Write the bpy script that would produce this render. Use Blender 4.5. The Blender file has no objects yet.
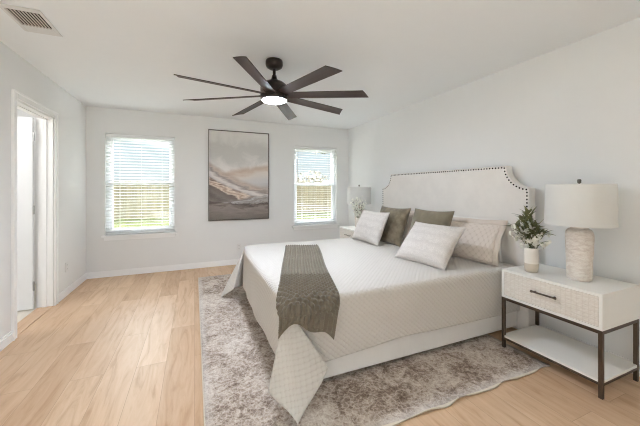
import bpy, bmesh, math, random
from mathutils import Vector, Matrix, noise
rnd = random.Random(7)
S = bpy.context.scene
COL = S.collection
PI = math.pi
R = math.radians

# ------------------------------------------------------------------ camera, world, lights, exposure
XL, XR, YB, YF, H = -1.408, 2.7865, 5.124, -1.3, 2.44      # room inside faces, ceiling height
cd = bpy.data.cameras.new('camera'); cam = bpy.data.objects.new('camera', cd); COL.objects.link(cam)
cam.location = (0, 0, 1.2732)
cam.rotation_euler = (R(90), 0, -0.40236)
cd.sensor_width = 36; cd.lens = 295.05 / 640 * 36
cd.shift_y = -24.25 / 640
cd.clip_start = 0.02
S.camera = cam

S.view_settings.view_transform = 'Standard'
S.view_settings.look = 'None'
S.view_settings.gamma = 1
S.view_settings.use_curve_mapping = False
S.view_settings.exposure = 0.36
S.cycles.use_denoising = True
S.cycles.denoising_prefilter = 'NONE'
S.cycles.filter_width = 1.1
S.cycles.max_bounces = 10
S.cycles.diffuse_bounces = 6
S.cycles.transparent_max_bounces = 16
S.cycles.sample_clamp_indirect = 6

FAN_L = 182          # radiance of the fan's light lens
SKY = 6.3
SKY_FILL = 7.0
world = bpy.data.worlds.new('sky'); S.world = world; world.use_nodes = True
def build_world():
    nt = world.node_tree; n = nt.nodes; n.clear(); k = nt.links.new
    out = n.new('ShaderNodeOutputWorld'); bg = n.new('ShaderNodeBackground')
    tc = n.new('ShaderNodeTexCoord'); sep = n.new('ShaderNodeSeparateXYZ')
    ramp = n.new('ShaderNodeValToRGB'); nz = n.new('ShaderNodeTexNoise'); r2 = n.new('ShaderNodeValToRGB')
    mx = n.new('ShaderNodeMix'); mx.data_type = 'RGBA'
    k(tc.outputs['Generated'], sep.inputs[0]); k(sep.outputs['Z'], ramp.inputs[0])
    e = ramp.color_ramp.elements
    e[0].position = 0.0; e[0].color = (0.080, 0.086, 0.089, 1)
    e[1].position = 0.7; e[1].color = (1.5, 1.58, 1.66, 1)
    for p, c in ((0.10, (0.064, 0.078, 0.090, 1)), (0.22, (0.078, 0.096, 0.110, 1))):
        q = e.new(p); q.color = c
    nz.inputs['Scale'].default_value = 3.5; nz.inputs['Detail'].default_value = 5
    k(tc.outputs['Generated'], nz.inputs['Vector']); k(nz.outputs['Fac'], r2.inputs[0])
    r2.color_ramp.elements[0].position = 0.42; r2.color_ramp.elements[1].position = 0.66
    mx.blend_type = 'SCREEN'; r2.color_ramp.elements[1].color = (0.35, 0.35, 0.35, 1); k(r2.outputs[0], mx.inputs[0]); k(ramp.outputs[0], mx.inputs[6]); mx.inputs[7].default_value = (0.08, 0.08, 0.08, 1)
    # bright sky patch added out of view to send daylight through the back windows
    dt = n.new('ShaderNodeVectorMath'); dt.operation = 'DOT_PRODUCT'; k(tc.outputs['Generated'], dt.inputs[0]); dt.inputs[1].default_value = Vector((0.05, 0.74, 0.67)).normalized()
    mr = n.new('ShaderNodeMapRange'); mr.interpolation_type = 'SMOOTHSTEP'; k(dt.outputs['Value'], mr.inputs['Value'])
    mr.inputs['From Min'].default_value = 0.80; mr.inputs['From Max'].default_value = 0.98; mr.inputs['To Max'].default_value = SKY_FILL
    ad = n.new('ShaderNodeMix'); ad.data_type = 'RGBA'; ad.blend_type = 'ADD'; ad.clamp_result = False; k(mr.outputs[0], ad.inputs[0]); ad.clamp_factor = False
    k(mx.outputs[2], ad.inputs[6]); ad.inputs[7].default_value = (1.0, 1.02, 1.04, 1)
    k(ad.outputs[2], bg.inputs['Color']); bg.inputs['Strength'].default_value = SKY
    k(bg.outputs[0], out.inputs['Surface'])
build_world()
def lamp(name, kind, loc, power, color=(1, 1, 1), rot=None, **kw):
    d = bpy.data.lights.new(name, kind); d.energy = power; d.color = color
    for a, v in kw.items(): setattr(d, a, v)
    o = bpy.data.objects.new(name, d); o.location = loc
    if rot: o.rotation_euler = rot
    COL.objects.link(o); return o
sun = lamp('sun', 'SUN', (0, 10, 12), 3.0, (1, 0.95, 0.86), angle=R(1.5))
sun.rotation_euler = Vector((-0.75, 0.25, -0.9)).to_track_quat('-Z', 'Y').to_euler()
lamp('side_room_light', 'POINT', (-2.45, 3.2, 2.2), 23, (1, 0.99, 0.97), shadow_soft_size=0.12)

# ------------------------------------------------------------------ node helpers
class Mat:
    def __init__(s, name):
        s.m = bpy.data.materials.new(name); s.m.use_nodes = True
        s.nt = s.m.node_tree; s.n = s.nt.nodes; s.n.clear()
        s.out = s.n.new('ShaderNodeOutputMaterial'); s.b = s.n.new('ShaderNodeBsdfPrincipled')
        s.k(s.b.outputs[0], s.out.inputs['Surface'])
    def k(s, a, b): s.nt.links.new(a, b)
    def put(s, v, sock):
        if hasattr(v, 'is_output'): s.k(v, sock)
        elif isinstance(v, (tuple, list)) and len(v) == 3 and sock.type == 'RGBA': sock.default_value = (*v, 1)
        else: sock.default_value = v
    def math(s, op, a, b=None, c=None, clamp=False):
        n = s.n.new('ShaderNodeMath'); n.operation = op; n.use_clamp = clamp
        for i, v in enumerate((a, b, c)):
            if v is not None: s.put(v, n.inputs[i])
        return n.outputs[0]
    def coord(s, which='Object'): return s.n.new('ShaderNodeTexCoord').outputs[which]
    def mapping(s, v, scale=(1, 1, 1), rot=(0, 0, 0), loc=(0, 0, 0)):
        n = s.n.new('ShaderNodeMapping'); s.k(v, n.inputs['Vector'])
        n.inputs['Scale'].default_value = scale; n.inputs['Rotation'].default_value = rot; n.inputs['Location'].default_value = loc
        return n.outputs[0]
    def sep(s, v):
        n = s.n.new('ShaderNodeSeparateXYZ'); s.k(v, n.inputs[0]); return n.outputs
    def comb(s, x, y, z=0.0):
        n = s.n.new('ShaderNodeCombineXYZ')
        for i, v in enumerate((x, y, z)): s.put(v, n.inputs[i])
        return n.outputs[0]
    def noise(s, v, scale=5, detail=4, rough=0.5, dist=0.0, color=False):
        n = s.n.new('ShaderNodeTexNoise'); s.k(v, n.inputs['Vector'])
        n.inputs['Scale'].default_value = scale; n.inputs['Detail'].default_value = detail
        n.inputs['Roughness'].default_value = rough; n.inputs['Distortion'].default_value = dist
        return n.outputs['Color' if color else 'Fac']
    def ramp(s, v, stops, interp='LINEAR'):
        n = s.n.new('ShaderNodeValToRGB'); s.k(v, n.inputs[0]); cr = n.color_ramp; cr.interpolation = interp
        while len(cr.elements) < len(stops): cr.elements.new(0.5)
        for e, (p, c) in zip(cr.elements, stops):
            e.position = p; e.color = (*c, 1) if len(c) == 3 else c
        return n.outputs[0]
    def step(s, v, a, b):
        n = s.n.new('ShaderNodeMapRange'); n.interpolation_type = 'SMOOTHSTEP'
        s.put(v, n.inputs['Value']); s.put(a, n.inputs['From Min']); s.put(b, n.inputs['From Max'])
        return n.outputs[0]
    def mix(s, f, a, b, blend='MIX'):
        n = s.n.new('ShaderNodeMix'); n.data_type = 'RGBA'; n.blend_type = blend
        s.put(f, n.inputs[0]); s.put(a, n.inputs[6]); s.put(b, n.inputs[7]); return n.outputs[2]
    def bump(s, h, strength=0.3, dist=0.01):
        n = s.n.new('ShaderNodeBump'); s.k(h, n.inputs['Height'])
        n.inputs['Strength'].default_value = strength; n.inputs['Distance'].default_value = dist
        s.k(n.outputs[0], s.b.inputs['Normal'])
    def base(s, c): s.put(c, s.b.inputs['Base Color'])
    def set(s, **kw):
        for a, v in kw.items(): s.put(v, s.b.inputs[a.replace('_', ' ')])
        return s
def lin(r, g, b):
    f = lambda c: (c / 255 / 12.92) if c / 255 <= 0.04045 else ((c / 255 + 0.055) / 1.055) ** 2.4
    return (f(r), f(g), f(b))
def plain(name, rgb, rough=0.5, metal=0.0, bump=None, spec=0.5, sheen=0.0, var=0.04):
    m = Mat(name); c = lin(*rgb)
    nz = m.noise(m.coord(), 9, 3)
    m.base(m.mix(nz, tuple(x * (1 - var) for x in c), tuple(min(1, x * (1 + var)) for x in c)))
    m.set(Roughness=rough, Metallic=metal); m.put(spec, m.b.inputs['Specular IOR Level'])
    if sheen: m.put(sheen, m.b.inputs['Sheen Weight'])
    if bump: m.bump(m.noise(m.coord(), bump[0], 3), bump[1], bump[2])
    return m.m
M = {}
M['wall'] = plain('wall_paint', (236, 236, 235), 0.85, bump=(140, 0.05, 0.003), var=0.01, spec=0.2)
M['ceiling'] = plain('ceiling_paint', (239, 241, 242), 0.9, bump=(60, 0.08, 0.004), var=0.01, spec=0.2)
M['trim'] = plain('white_trim_paint', (249, 249, 249), 0.4, var=0.01)
M['door'] = plain('white_door_paint', (240, 241, 243), 0.42, var=0.01)
M['vinyl'] = plain('white_window_vinyl', (240, 241, 242), 0.35, var=0.01)
M['slat'] = plain('white_blind_slat', (242, 243, 243), 0.4, var=0.01)
M['cord'] = plain('blind_cord', (225, 225, 222), 0.8)
M['hinge'] = plain('satin_nickel', (176, 176, 174), 0.35, 0.9)
M['plate'] = plain('white_plastic', (232, 231, 229), 0.35)
M['slot'] = plain('dark_slot', (60, 58, 56), 0.6)
M['tile'] = plain('pale_side_room_floor', (226, 220, 208), 0.35, var=0.05)
M['bronze'] = plain('dark_bronze_metal', (86, 72, 60), 0.4, 0.5)
M['fan_metal'] = plain('fan_bronze', (52, 42, 38), 0.32, 0.5)
M['nail'] = plain('nailhead_bronze', (62, 55, 50), 0.3, 0.7)
M['white_wood'] = plain('white_lacquered_wood', (241, 239, 234), 0.35, var=0.015)
M['vent'] = plain('vent_white_enamel', (222, 220, 217), 0.5)
M['vent_dark'] = plain('vent_duct_shadow', (58, 50, 45), 0.9)
M['louvre'] = plain('vent_louvre_enamel', (196, 186, 178), 0.6)
M['stem'] = plain('green_stem', (82, 98, 52), 0.6)
M['bud'] = plain('dark_bud', (58, 52, 42), 0.6)
M['petal'] = plain('white_petal', (245, 244, 234), 0.6, var=0.03)
M['chrome'] = plain('brushed_finial_metal', (120, 116, 110), 0.3, 0.9)
M['mattress'] = plain('white_mattress_ticking', (236, 232, 226), 0.9)
M['bounce_slab'] = plain('pale_bounce_slab', (214, 212, 208), 0.8, bump=(30, 0.2, 0.005))

def leaf_mat(name, a, b):
    m = Mat(name); c = m.mix(m.noise(m.coord(), 14, 3), lin(*a), lin(*b)); m.base(c); m.set(Roughness=0.5)
    m.put(0.15, m.b.inputs['Transmission Weight']) if False else None
    return m.m
M['leaf'] = leaf_mat('green_leaf', (72, 78, 46), (142, 142, 96))
M['tree_leaf'] = leaf_mat('tree_leaf', (58, 62, 36), (86, 86, 56))
M['bush_leaf'] = leaf_mat('bush_leaf', (84, 74, 52), (108, 100, 70))
M['bark'] = plain('bark', (110, 95, 80), 0.9, bump=(30, 0.4, 0.02))

def fabric(name, rgb, weave=420, strength=0.25, var=0.06, sheen=0.2, rgb2=None, nscale=6):
    m = Mat(name); c = lin(*rgb); c2 = lin(*rgb2) if rgb2 else tuple(x * (1 - var * 2) for x in c)
    co = m.coord()
    nz = m.step(m.noise(co, nscale, 5, 0.6), 0.35, 0.65)
    m.base(m.mix(nz, c2, c)); m.set(Roughness=0.9); m.put(0.15, m.b.inputs['Specular IOR Level']); m.put(sheen, m.b.inputs['Sheen Weight'])
    m.bump(m.noise(co, weave, 2), strength, 0.002); return m.m
M['linen'] = fabric('ivory_linen', (236, 231, 225), var=0.02)
M['rail'] = fabric('ivory_linen_rail', (232, 228, 223), var=0.02)
M['olive'] = fabric('olive_velvet', (134, 122, 102), sheen=0.4, rgb2=(100, 88, 70), nscale=7)
M['green'] = fabric('sage_velvet', (136, 126, 106), sheen=0.3, rgb2=(116, 106, 88), nscale=4)
M['pillow_white'] = fabric('white_pillowcase', (236, 232, 226), var=0.02)
M['shade'] = fabric('white_drum_shade_linen', (224, 223, 219), var=0.01, strength=0.1)
M['shade_in'] = plain('shade_lining', (238, 236, 230), 0.8)

def floor_mat():
    m = Mat('light_oak_planks'); co = m.coord(); x, y, z = m.sep(co)
    v = m.comb(y, x, 0.0)
    br = m.n.new('ShaderNodeTexBrick'); m.k(v, br.inputs['Vector'])
    br.offset = 0.37; br.offset_frequency = 2
    for a, val in (('Scale', 1.0), ('Brick Width', 1.5), ('Row Height', 0.19), ('Mortar Size', 0.0012), ('Mortar Smooth', 0.3), ('Bias', 0.0)):
        br.inputs[a].default_value = val
    br.inputs['Color1'].default_value = (0, 0, 0, 1); br.inputs['Color2'].default_value = (1, 1, 1, 1); br.inputs['Mortar'].default_value = (0.5, 0.5, 0.5, 1)
    tone = br.outputs['Color']
    off = m.math('MULTIPLY', m.sep(tone)[0], 7.0)
    gv = m.comb(m.math('MULTIPLY', x, 9.0), m.math('MULTIPLY', y, 1.1), off)
    g1 = m.noise(gv, 1.6, 6, 0.62, 1.2)
    g2 = m.noise(m.comb(m.math('MULTIPLY', x, 60.0), m.math('MULTIPLY', y, 2.0), off), 1.0, 4, 0.6)
    kn = m.noise(m.comb(m.math('MULTIPLY', x, 5.0), m.math('MULTIPLY', y, 1.8), off), 2.2, 3, 0.5)
    c = m.ramp(g1, [(0.25, lin(186, 150, 117)), (0.45, lin(212, 181, 150)), (0.62, lin(221, 193, 164)), (0.85, lin(208, 176, 144))])
    c = m.mix(m.math('MULTIPLY', g2, 0.14), c, lin(200, 168, 138))
    c = m.mix(m.math('MULTIPLY', m.step(kn, 0.62, 0.78), 0.45), c, lin(178, 142, 112))
    tint = m.mix(m.sep(tone)[0], lin(234, 226, 219), lin(255, 255, 255))
    c = m.mix(1.0, c, tint, 'MULTIPLY')
    c = m.mix(m.math('MULTIPLY', br.outputs['Fac'], 0.55), c, lin(130, 96, 70))
    m.base(c); m.set(Roughness=m.math('ADD', 0.36, m.math('MULTIPLY', g2, 0.15)))
    m.put(0.35, m.b.inputs['Specular IOR Level'])
    m.bump(m.math('SUBTRACT', m.math('MULTIPLY', g2, 0.3), br.outputs['Fac']), 0.25, 0.001)
    return m.m
M['floor'] = floor_mat()

RX0, RX1, RY0, RY1 = 0.047, 2.345, 1.30, 4.54
def rug_mat():
    m = Mat('distressed_taupe_rug'); co = m.coord(); x, y, z = m.sep(co)
    big = m.noise(co, 2.3, 5, 0.62, 0.6); mid = m.noise(co, 11, 6, 0.7, 1.0); fine = m.noise(co, 55, 4, 0.7, 0.5)
    v = m.n.new('ShaderNodeTexVoronoi'); v.feature = 'DISTANCE_TO_EDGE'; m.k(m.mapping(co, (6, 6, 6)), v.inputs['Vector'])
    orn = m.step(v.outputs['Distance'], 0.0, 0.12)
    f = m.math('ADD', m.math('MULTIPLY', big, 0.35), m.math('ADD', m.math('MULTIPLY', mid, 0.45), m.math('MULTIPLY', fine, 0.35)))
    f = m.math('ADD', f, m.math('MULTIPLY', orn, -0.05))
    c = m.ramp(f, [(0.38, lin(104, 88, 77)), (0.47, lin(148, 131, 119)), (0.55, lin(194, 180, 168)), (0.66, lin(222, 213, 204))])
    # worn pale border along the sides
    dx = m.math('MINIMUM', m.math('SUBTRACT', x, RX0), m.math('SUBTRACT', RX1, x))
    dy = m.math('MINIMUM', m.math('SUBTRACT', y, RY0), m.math('SUBTRACT', RY1, y))
    d = m.math('MINIMUM', dx, dy)
    wob = m.math('ADD', d, m.math('MULTIPLY', m.math('SUBTRACT', mid, 0.5), 0.05))
    b1 = m.math('SUBTRACT', 1.0, m.step(wob, 0.015, 0.07))
    c = m.mix(m.math('MULTIPLY', b1, 0.4), c, lin(206, 200, 194))
    c = m.mix(m.math('SUBTRACT', 1.0, m.step(d, 0.004, 0.010)), c, lin(218, 208, 192))
    m.base(c); m.set(Roughness=0.95); m.put(0.1, m.b.inputs['Specular IOR Level'])
    m.bump(m.math('ADD', fine, m.noise(co, 160, 3)), 0.6, 0.006)
    return m.m
M['rug'] = rug_mat()

def quilt_mat(name, rgb, rgb2, period, k1, k2, strength, attr='UVMap'):
    # fine quilting: two crossing families of stitched lines in cloth coordinates (uv in metres)
    m = Mat(name); u = m.n.new('ShaderNodeUVMap'); u.uv_map = attr
    x, y, z = m.sep(u.outputs[0])
    a = m.math('MULTIPLY', m.math('ADD', x, y), 2 * PI / period / 1.414)
    b = m.math('MULTIPLY', m.math('SUBTRACT', x, y), 2 * PI / period / 1.414)
    ha = m.math('ABSOLUTE', m.math('SINE', m.math('MULTIPLY', a, 0.5))); hb = m.math('ABSOLUTE', m.math('SINE', m.math('MULTIPLY', b, 0.5)))
    h = m.math('ADD', m.math('MULTIPLY', m.math('POWER', ha, 0.55), k1), m.math('MULTIPLY', m.math('POWER', hb, 0.55), k2))
    m.base(m.mix(m.step(h, 0.25, 0.8), lin(*rgb2), lin(*rgb))); m.set(Roughness=0.88)
    m.put(0.15, m.b.inputs['Specular IOR Level']); m.put(0.2, m.b.inputs['Sheen Weight'])
    m.bump(h, strength, 0.006); return m.m
M['quilt'] = quilt_mat('ivory_quilted_coverlet', (210, 204, 197), (203, 196, 187), 0.028, 0.55, 0.45, 1.0)
M['sham'] = quilt_mat('beige_quilted_sham', (220, 208, 198), (206, 192, 180), 0.040, 0.5, 0.5, 0.7)
M['flange'] = fabric('beige_sham_flange', (220, 207, 195), var=0.03)

def texture_pillow_mat():
    m = Mat('white_tufted_cotton'); u = m.n.new('ShaderNodeUVMap'); x, y, z = m.sep(u.outputs[0])
    nz = m.noise(u.outputs[0], 30, 4, 0.7)
    band = m.math('ABSOLUTE', m.math('SINE', m.math('ADD', m.math('MULTIPLY', y, 42.0), m.math('MULTIPLY', nz, 2.5))))
    tuft = m.noise(u.outputs[0], 130, 3, 0.7)
    h = m.math('ADD', m.math('MULTIPLY', m.math('POWER', band, 0.5), 0.12), m.math('ADD', m.math('MULTIPLY', tuft, 0.6), m.math('MULTIPLY', nz, 0.35)))
    m.base(m.mix(m.step(h, 0.45, 0.8), lin(206, 199, 193), lin(228, 222, 216))); m.set(Roughness=0.95)
    m.put(0.1, m.b.inputs['Specular IOR Level']); m.bump(h, 0.7, 0.008); return m.m
M['tufted'] = texture_pillow_mat()

def knit_mat():
    m = Mat('taupe_chunky_yarn'); co = m.coord()
    c = m.mix(m.noise(co, 35, 4, 0.7), lin(88, 79, 66), lin(134, 124, 108))
    m.base(c); m.set(Roughness=0.95); m.put(0.05, m.b.inputs['Specular IOR Level']); m.put(0.3, m.b.inputs['Sheen Weight'])
    m.bump(m.noise(co, 220, 3, 0.7), 0.5, 0.003); return m.m
M['knit'] = knit_mat()

def woven_mat():
    m = Mat('whitewashed_carved_drawer_front'); co = m.coord(); x, y, z = m.sep(co)
    a = m.math('ABSOLUTE', m.math('SINE', m.math('MULTIPLY', y, PI / 0.031)))
    b = m.math('ABSOLUTE', m.math('SINE', m.math('MULTIPLY', z, PI / 0.026)))
    chk = m.math('SINE', m.math('ADD', m.math('MULTIPLY', m.math('ADD', y, z), 2 * PI / 0.036), m.math('MULTIPLY', m.noise(co, 20, 3), 3.0)))
    h = m.math('MINIMUM', m.step(a, 0.02, 0.35), m.step(b, 0.02, 0.35))
    grain = m.noise(m.mapping(co, (1, 6, 40)), 4, 5, 0.65)
    c = m.mix(m.step(grain, 0.35, 0.7), lin(222, 214, 203), lin(236, 231, 223))
    c = m.mix(m.math('MULTIPLY', m.math('SUBTRACT', 1.0, h), 0.32), c, lin(204, 193, 180))
    c = m.mix(m.math('MULTIPLY', m.step(chk, 0.2, 0.9), 0.12), c, lin(240, 233, 222))
    m.base(c); m.set(Roughness=0.7); m.bump(m.math('ADD', h, m.math('MULTIPLY', chk, 0.15)), 0.5, 0.004); return m.m
M['woven'] = woven_mat()

def ceramic_mat(name, a, b, bumpy, band=None):
    m = Mat(name); co = m.coord(); x, y, z = m.sep(co)
    n1 = m.noise(m.mapping(co, (1, 1, 2.2)), 26, 5, 0.65, 0.4); n2 = m.noise(co, 7, 4)
    c = m.mix(m.step(n1, 0.35, 0.66), lin(*b), lin(*a))
    c = m.mix(m.math('MULTIPLY', m.step(n2, 0.5, 0.7), 0.35), c, lin(*b))
    m.base(c); m.set(Roughness=0.75); m.bump(m.math('ADD', n1, m.math('MULTIPLY', m.noise(co, 90, 3), 0.4)), bumpy, 0.012); return m.m
M['lamp_base'] = ceramic_mat('whitewashed_textured_ceramic', (234, 226, 217), (218, 206, 195), 0.55)
M['vase_white'] = plain('matte_white_glaze', (232, 225, 216), 0.5, bump=(40, 0.1, 0.003))
M['vase_tan'] = plain('raw_tan_clay', (203, 190, 174), 0.8, bump=(60, 0.2, 0.003))

def blade_mat():
    m = Mat('espresso_fan_blade'); co = m.coord()
    g = m.noise(m.mapping(co, (2, 26, 26)), 2.0, 5, 0.6)
    m.base(m.mix(g, lin(44, 31, 27), lin(72, 53, 45))); m.set(Roughness=0.5); m.put(0.5, m.b.inputs['Specular IOR Level']); return m.m
M['blade'] = blade_mat()

def emit(name, col, strength):
    m = Mat(name); e = m.n.new('ShaderNodeEmission'); e.inputs['Color'].default_value = (*col, 1); e.inputs['Strength'].default_value = strength
    m.k(e.outputs[0], m.out.inputs['Surface']); return m.m
M['lens'] = emit('lit_fan_lens', (0.90, 1.0, 1.16), FAN_L)

def glass_mat():
    m = Mat('window_glass'); t = m.n.new('ShaderNodeBsdfTransparent'); g = m.n.new('ShaderNodeBsdfGlossy'); g.inputs['Roughness'].default_value = 0.02
    t.inputs['Color'].default_value = (0.97, 0.985, 0.98, 1)
    mx = m.n.new('ShaderNodeMixShader'); mx.inputs[0].default_value = 0.05
    m.k(t.outputs[0], mx.inputs[1]); m.k(g.outputs[0], mx.inputs[2]); m.k(mx.outputs[0], m.out.inputs['Surface']); return m.m
M['glass'] = glass_mat()

def grass_mat():
    m = Mat('lawn_grass'); co = m.coord()
    c = m.mix(m.noise(co, 1.2, 6, 0.7), lin(58, 62, 36), lin(80, 81, 54))
    c = m.mix(m.math('MULTIPLY', m.noise(co, 30, 3), 0.5), c, lin(50, 56, 30))
    m.base(c); m.set(Roughness=1.0); m.put(0.0, m.b.inputs['Specular IOR Level']); m.bump(m.noise(co, 40, 4), 0.6, 0.05); return m.m
M['grass'] = grass_mat()
def fence_mat():
    m = Mat('weathered_cedar_boards'); co = m.coord(); x, y, z = m.sep(co)
    cell = m.math('FLOOR', m.math('DIVIDE', x, 0.14))
    wn = m.n.new('ShaderNodeTexWhiteNoise'); wn.noise_dimensions = '1D'; m.k(cell, wn.inputs['W'])
    c = m.mix(wn.outputs['Value'], lin(112, 104, 86), lin(138, 129, 108))
    g = m.noise(m.mapping(co, (12, 12, 0.8)), 3, 4)
    c = m.mix(m.math('MULTIPLY', g, 0.35), c, lin(92, 82, 66)); m.base(c); m.set(Roughness=1.0); m.put(0.0, m.b.inputs['Specular IOR Level']); return m.m
M['fence'] = fence_mat()

def art_mat():
    # abstract dune landscape in paint: u,v in 0..1 over the canvas
    m = Mat('abstract_landscape_paint'); uv = m.n.new('ShaderNodeUVMap').outputs[0]
    u, v, _ = m.sep(uv)
    wob = m.math('SUBTRACT', m.noise(m.mapping(uv, (2.2, 3.0, 1)), 1.6, 6, 0.6, 0.6), 0.5)
    w2 = m.math('SUBTRACT', m.noise(m.mapping(uv, (1.6, 11, 1), (0, 0, R(20))), 2.0, 5, 0.6, 0.5), 0.5)
    sky = m.ramp(m.math('ADD', v, m.math('MULTIPLY', wob, 0.42)), [(0.50, lin(236, 232, 228)), (0.60, lin(226, 222, 218)), (0.70, lin(198, 196, 192)), (0.80, lin(196, 194, 190)), (0.92, lin(218, 216, 212)), (1.0, lin(224, 222, 218))])
    c = sky
    def layer(c, slope, icpt, amp, soft, stops, curve=0.0, sw=0.30):
        # everything under v = icpt + slope*u + curve*u^2 takes the layer's paint
        line = m.math('ADD', m.math('ADD', icpt, m.math('MULTIPLY', u, slope)), m.math('ADD', m.math('MULTIPLY', m.math('MULTIPLY', u, u), curve), m.math('MULTIPLY', wob, amp)))
        d = m.math('SUBTRACT', line, v)
        mask = m.step(d, -soft, soft)
        paint = m.ramp(m.math('ADD', m.math('MULTIPLY', d, 3.2), m.math('MULTIPLY', w2, sw)), stops)
        return m.mix(mask, c, paint)
    c = layer(c, 0.13, 0.50, 0.08, 0.035, [(0.0, lin(186, 158, 138)), (0.14, lin(204, 184, 168)), (0.3, lin(222, 214, 206)), (0.6, lin(206, 204, 204)), (1, lin(168, 164, 164))], 0.0, 0.35)
    c = layer(c, -0.50, 0.64, 0.06, 0.035, [(0.0, lin(176, 154, 140)), (0.10, lin(200, 182, 170)), (0.2, lin(142, 131, 126)), (0.32, lin(228, 222, 218)), (0.5, lin(190, 184, 182)), (0.7, lin(214, 210, 208)), (1, lin(176, 174, 176))], 0.22, 0.5)
    c = layer(c, -0.40, 0.49, 0.05, 0.016, [(0.0, lin(122, 96, 80)), (0.06, lin(236, 220, 204)), (0.14, lin(170, 140, 118)), (0.21, lin(232, 214, 198)), (0.28, lin(96, 76, 66)), (0.5, lin(112, 102, 98)), (0.62, lin(84, 70, 64)), (0.8, lin(128, 118, 112)), (1, lin(120, 112, 108))], 0.12, 0.5)
    c = layer(c, 0.10, 0.185, 0.08, 0.022, [(0.0, lin(128, 118, 114)), (0.07, lin(194, 192, 192)), (0.14, lin(138, 130, 126)), (0.22, lin(170, 165, 162)), (0.32, lin(112, 98, 90)), (1, lin(120, 108, 102))], 0.0, 0.8)
    c = layer(c, -0.06, 0.215, 0.14, 0.010, [(0.0, lin(66, 50, 44)), (0.07, lin(96, 80, 72)), (0.2, lin(138, 127, 120)), (0.45, lin(112, 101, 95)), (1, lin(92, 80, 74))], 0.03, 0.9)
    fine = m.noise(m.mapping(uv, (30, 46, 1)), 2.0, 5, 0.7)
    c = m.mix(m.math('MULTIPLY', fine, 0.16), c, lin(226, 220, 214))
    m.base(c); m.set(Roughness=0.6); m.bump(m.math('ADD', fine, w2), 0.3, 0.004); return m.m
M['art'] = art_mat()
M['canvas_side'] = plain('canvas_edge', (206, 200, 193), 0.8)
M['frame_dark'] = plain('dark_bronze_frame', (92, 82, 74), 0.4, 0.3)

# ------------------------------------------------------------------ mesh helpers
def empty(name, loc=(0, 0, 0), rz=0.0):
    o = bpy.data.objects.new(name, None); o.location = loc; o.rotation_euler = (0, 0, rz); o.empty_display_size = 0.1
    COL.objects.link(o); return o
def tag(o, label=None, cat=None, group=None, kind=None):
    if label: o['label'] = label
    if cat: o['category'] = cat
    if group: o['group'] = group
    if kind: o['kind'] = kind
    return o
def link(name, bm, mat, parent=None, smooth=False, bevel=0.0, seg=2, recalc=True):
    if recalc: bmesh.ops.recalc_face_normals(bm, faces=bm.faces)
    me = bpy.data.meshes.new(name); bm.to_mesh(me); bm.free()
    me.materials.append(mat)
    if smooth: me.shade_smooth()
    o = bpy.data.objects.new(name, me); COL.objects.link(o)
    if parent: o.parent = parent
    if bevel:
        b = o.modifiers.new('bevel', 'BEVEL'); b.width = bevel; b.segments = seg; b.limit_method = 'ANGLE'; b.angle_limit = R(40)
        me.shade_smooth(); b.harden_normals = True
    return o
def box(bm, x0, x1, y0, y1, z0, z1, mat=None):
    vs = [bm.verts.new((x, y, z)) for x in (x0, x1) for y in (y0, y1) for z in (z0, z1)]
    if mat is not None:
        for v in vs: v.co = mat @ v.co
    for f in ((0, 1, 3, 2), (4, 6, 7, 5), (0, 4, 5, 1), (2, 3, 7, 6), (0, 2, 6, 4), (1, 5, 7, 3)):
        bm.faces.new([vs[i] for i in f])
def boxes(*bs):
    bm = bmesh.new()
    for b in bs: box(bm, *b)
    return bm
def lathe(bm, prof, seg=40, center=(0, 0), cap=True):
    rings = []
    for r, z in prof:
        rings.append([bm.verts.new((center[0] + r * math.cos(2 * PI * i / seg), center[1] + r * math.sin(2 * PI * i / seg), z)) for i in range(seg)])
    for a, b in zip(rings, rings[1:]):
        for i in range(seg):
            bm.faces.new((a[i], a[(i + 1) % seg], b[(i + 1) % seg], b[i]))
    if cap:
        bm.faces.new(rings[0]); bm.faces.new(rings[-1])
    return bm
def tube(bm, pts, r, seg=8, taper=1.0):
    pts = [Vector(p) for p in pts]; rings = []; n = len(pts)
    for i, p in enumerate(pts):
        t = (pts[min(i + 1, n - 1)] - pts[max(i - 1, 0)]).normalized()
        a = t.cross(Vector((0, 0, 1)) if abs(t.z) < 0.9 else Vector((1, 0, 0))).normalized(); b = t.cross(a)
        rr = r * (1 + (taper - 1) * i / max(1, n - 1))
        rings.append([bm.verts.new(p + (a * math.cos(2 * PI * j / seg) + b * math.sin(2 * PI * j / seg)) * rr) for j in range(seg)])
    for a, b in zip(rings, rings[1:]):
        for j in range(seg): bm.faces.new((a[j], a[(j + 1) % seg], b[(j + 1) % seg], b[j]))
    bm.faces.new(rings[0]); bm.faces.new(rings[-1])
def struct(name, bm, mat, parent=None, **kw):
    o = link(name, bm, mat, parent, **kw)
    if parent is None: o['kind'] = 'structure'
    return o
def copy_tree(o, parent=None):
    c = o.copy(); COL.objects.link(c)
    if parent: c.parent = parent
    for ch in list(o.children): copy_tree(ch, c)
    return c

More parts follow.
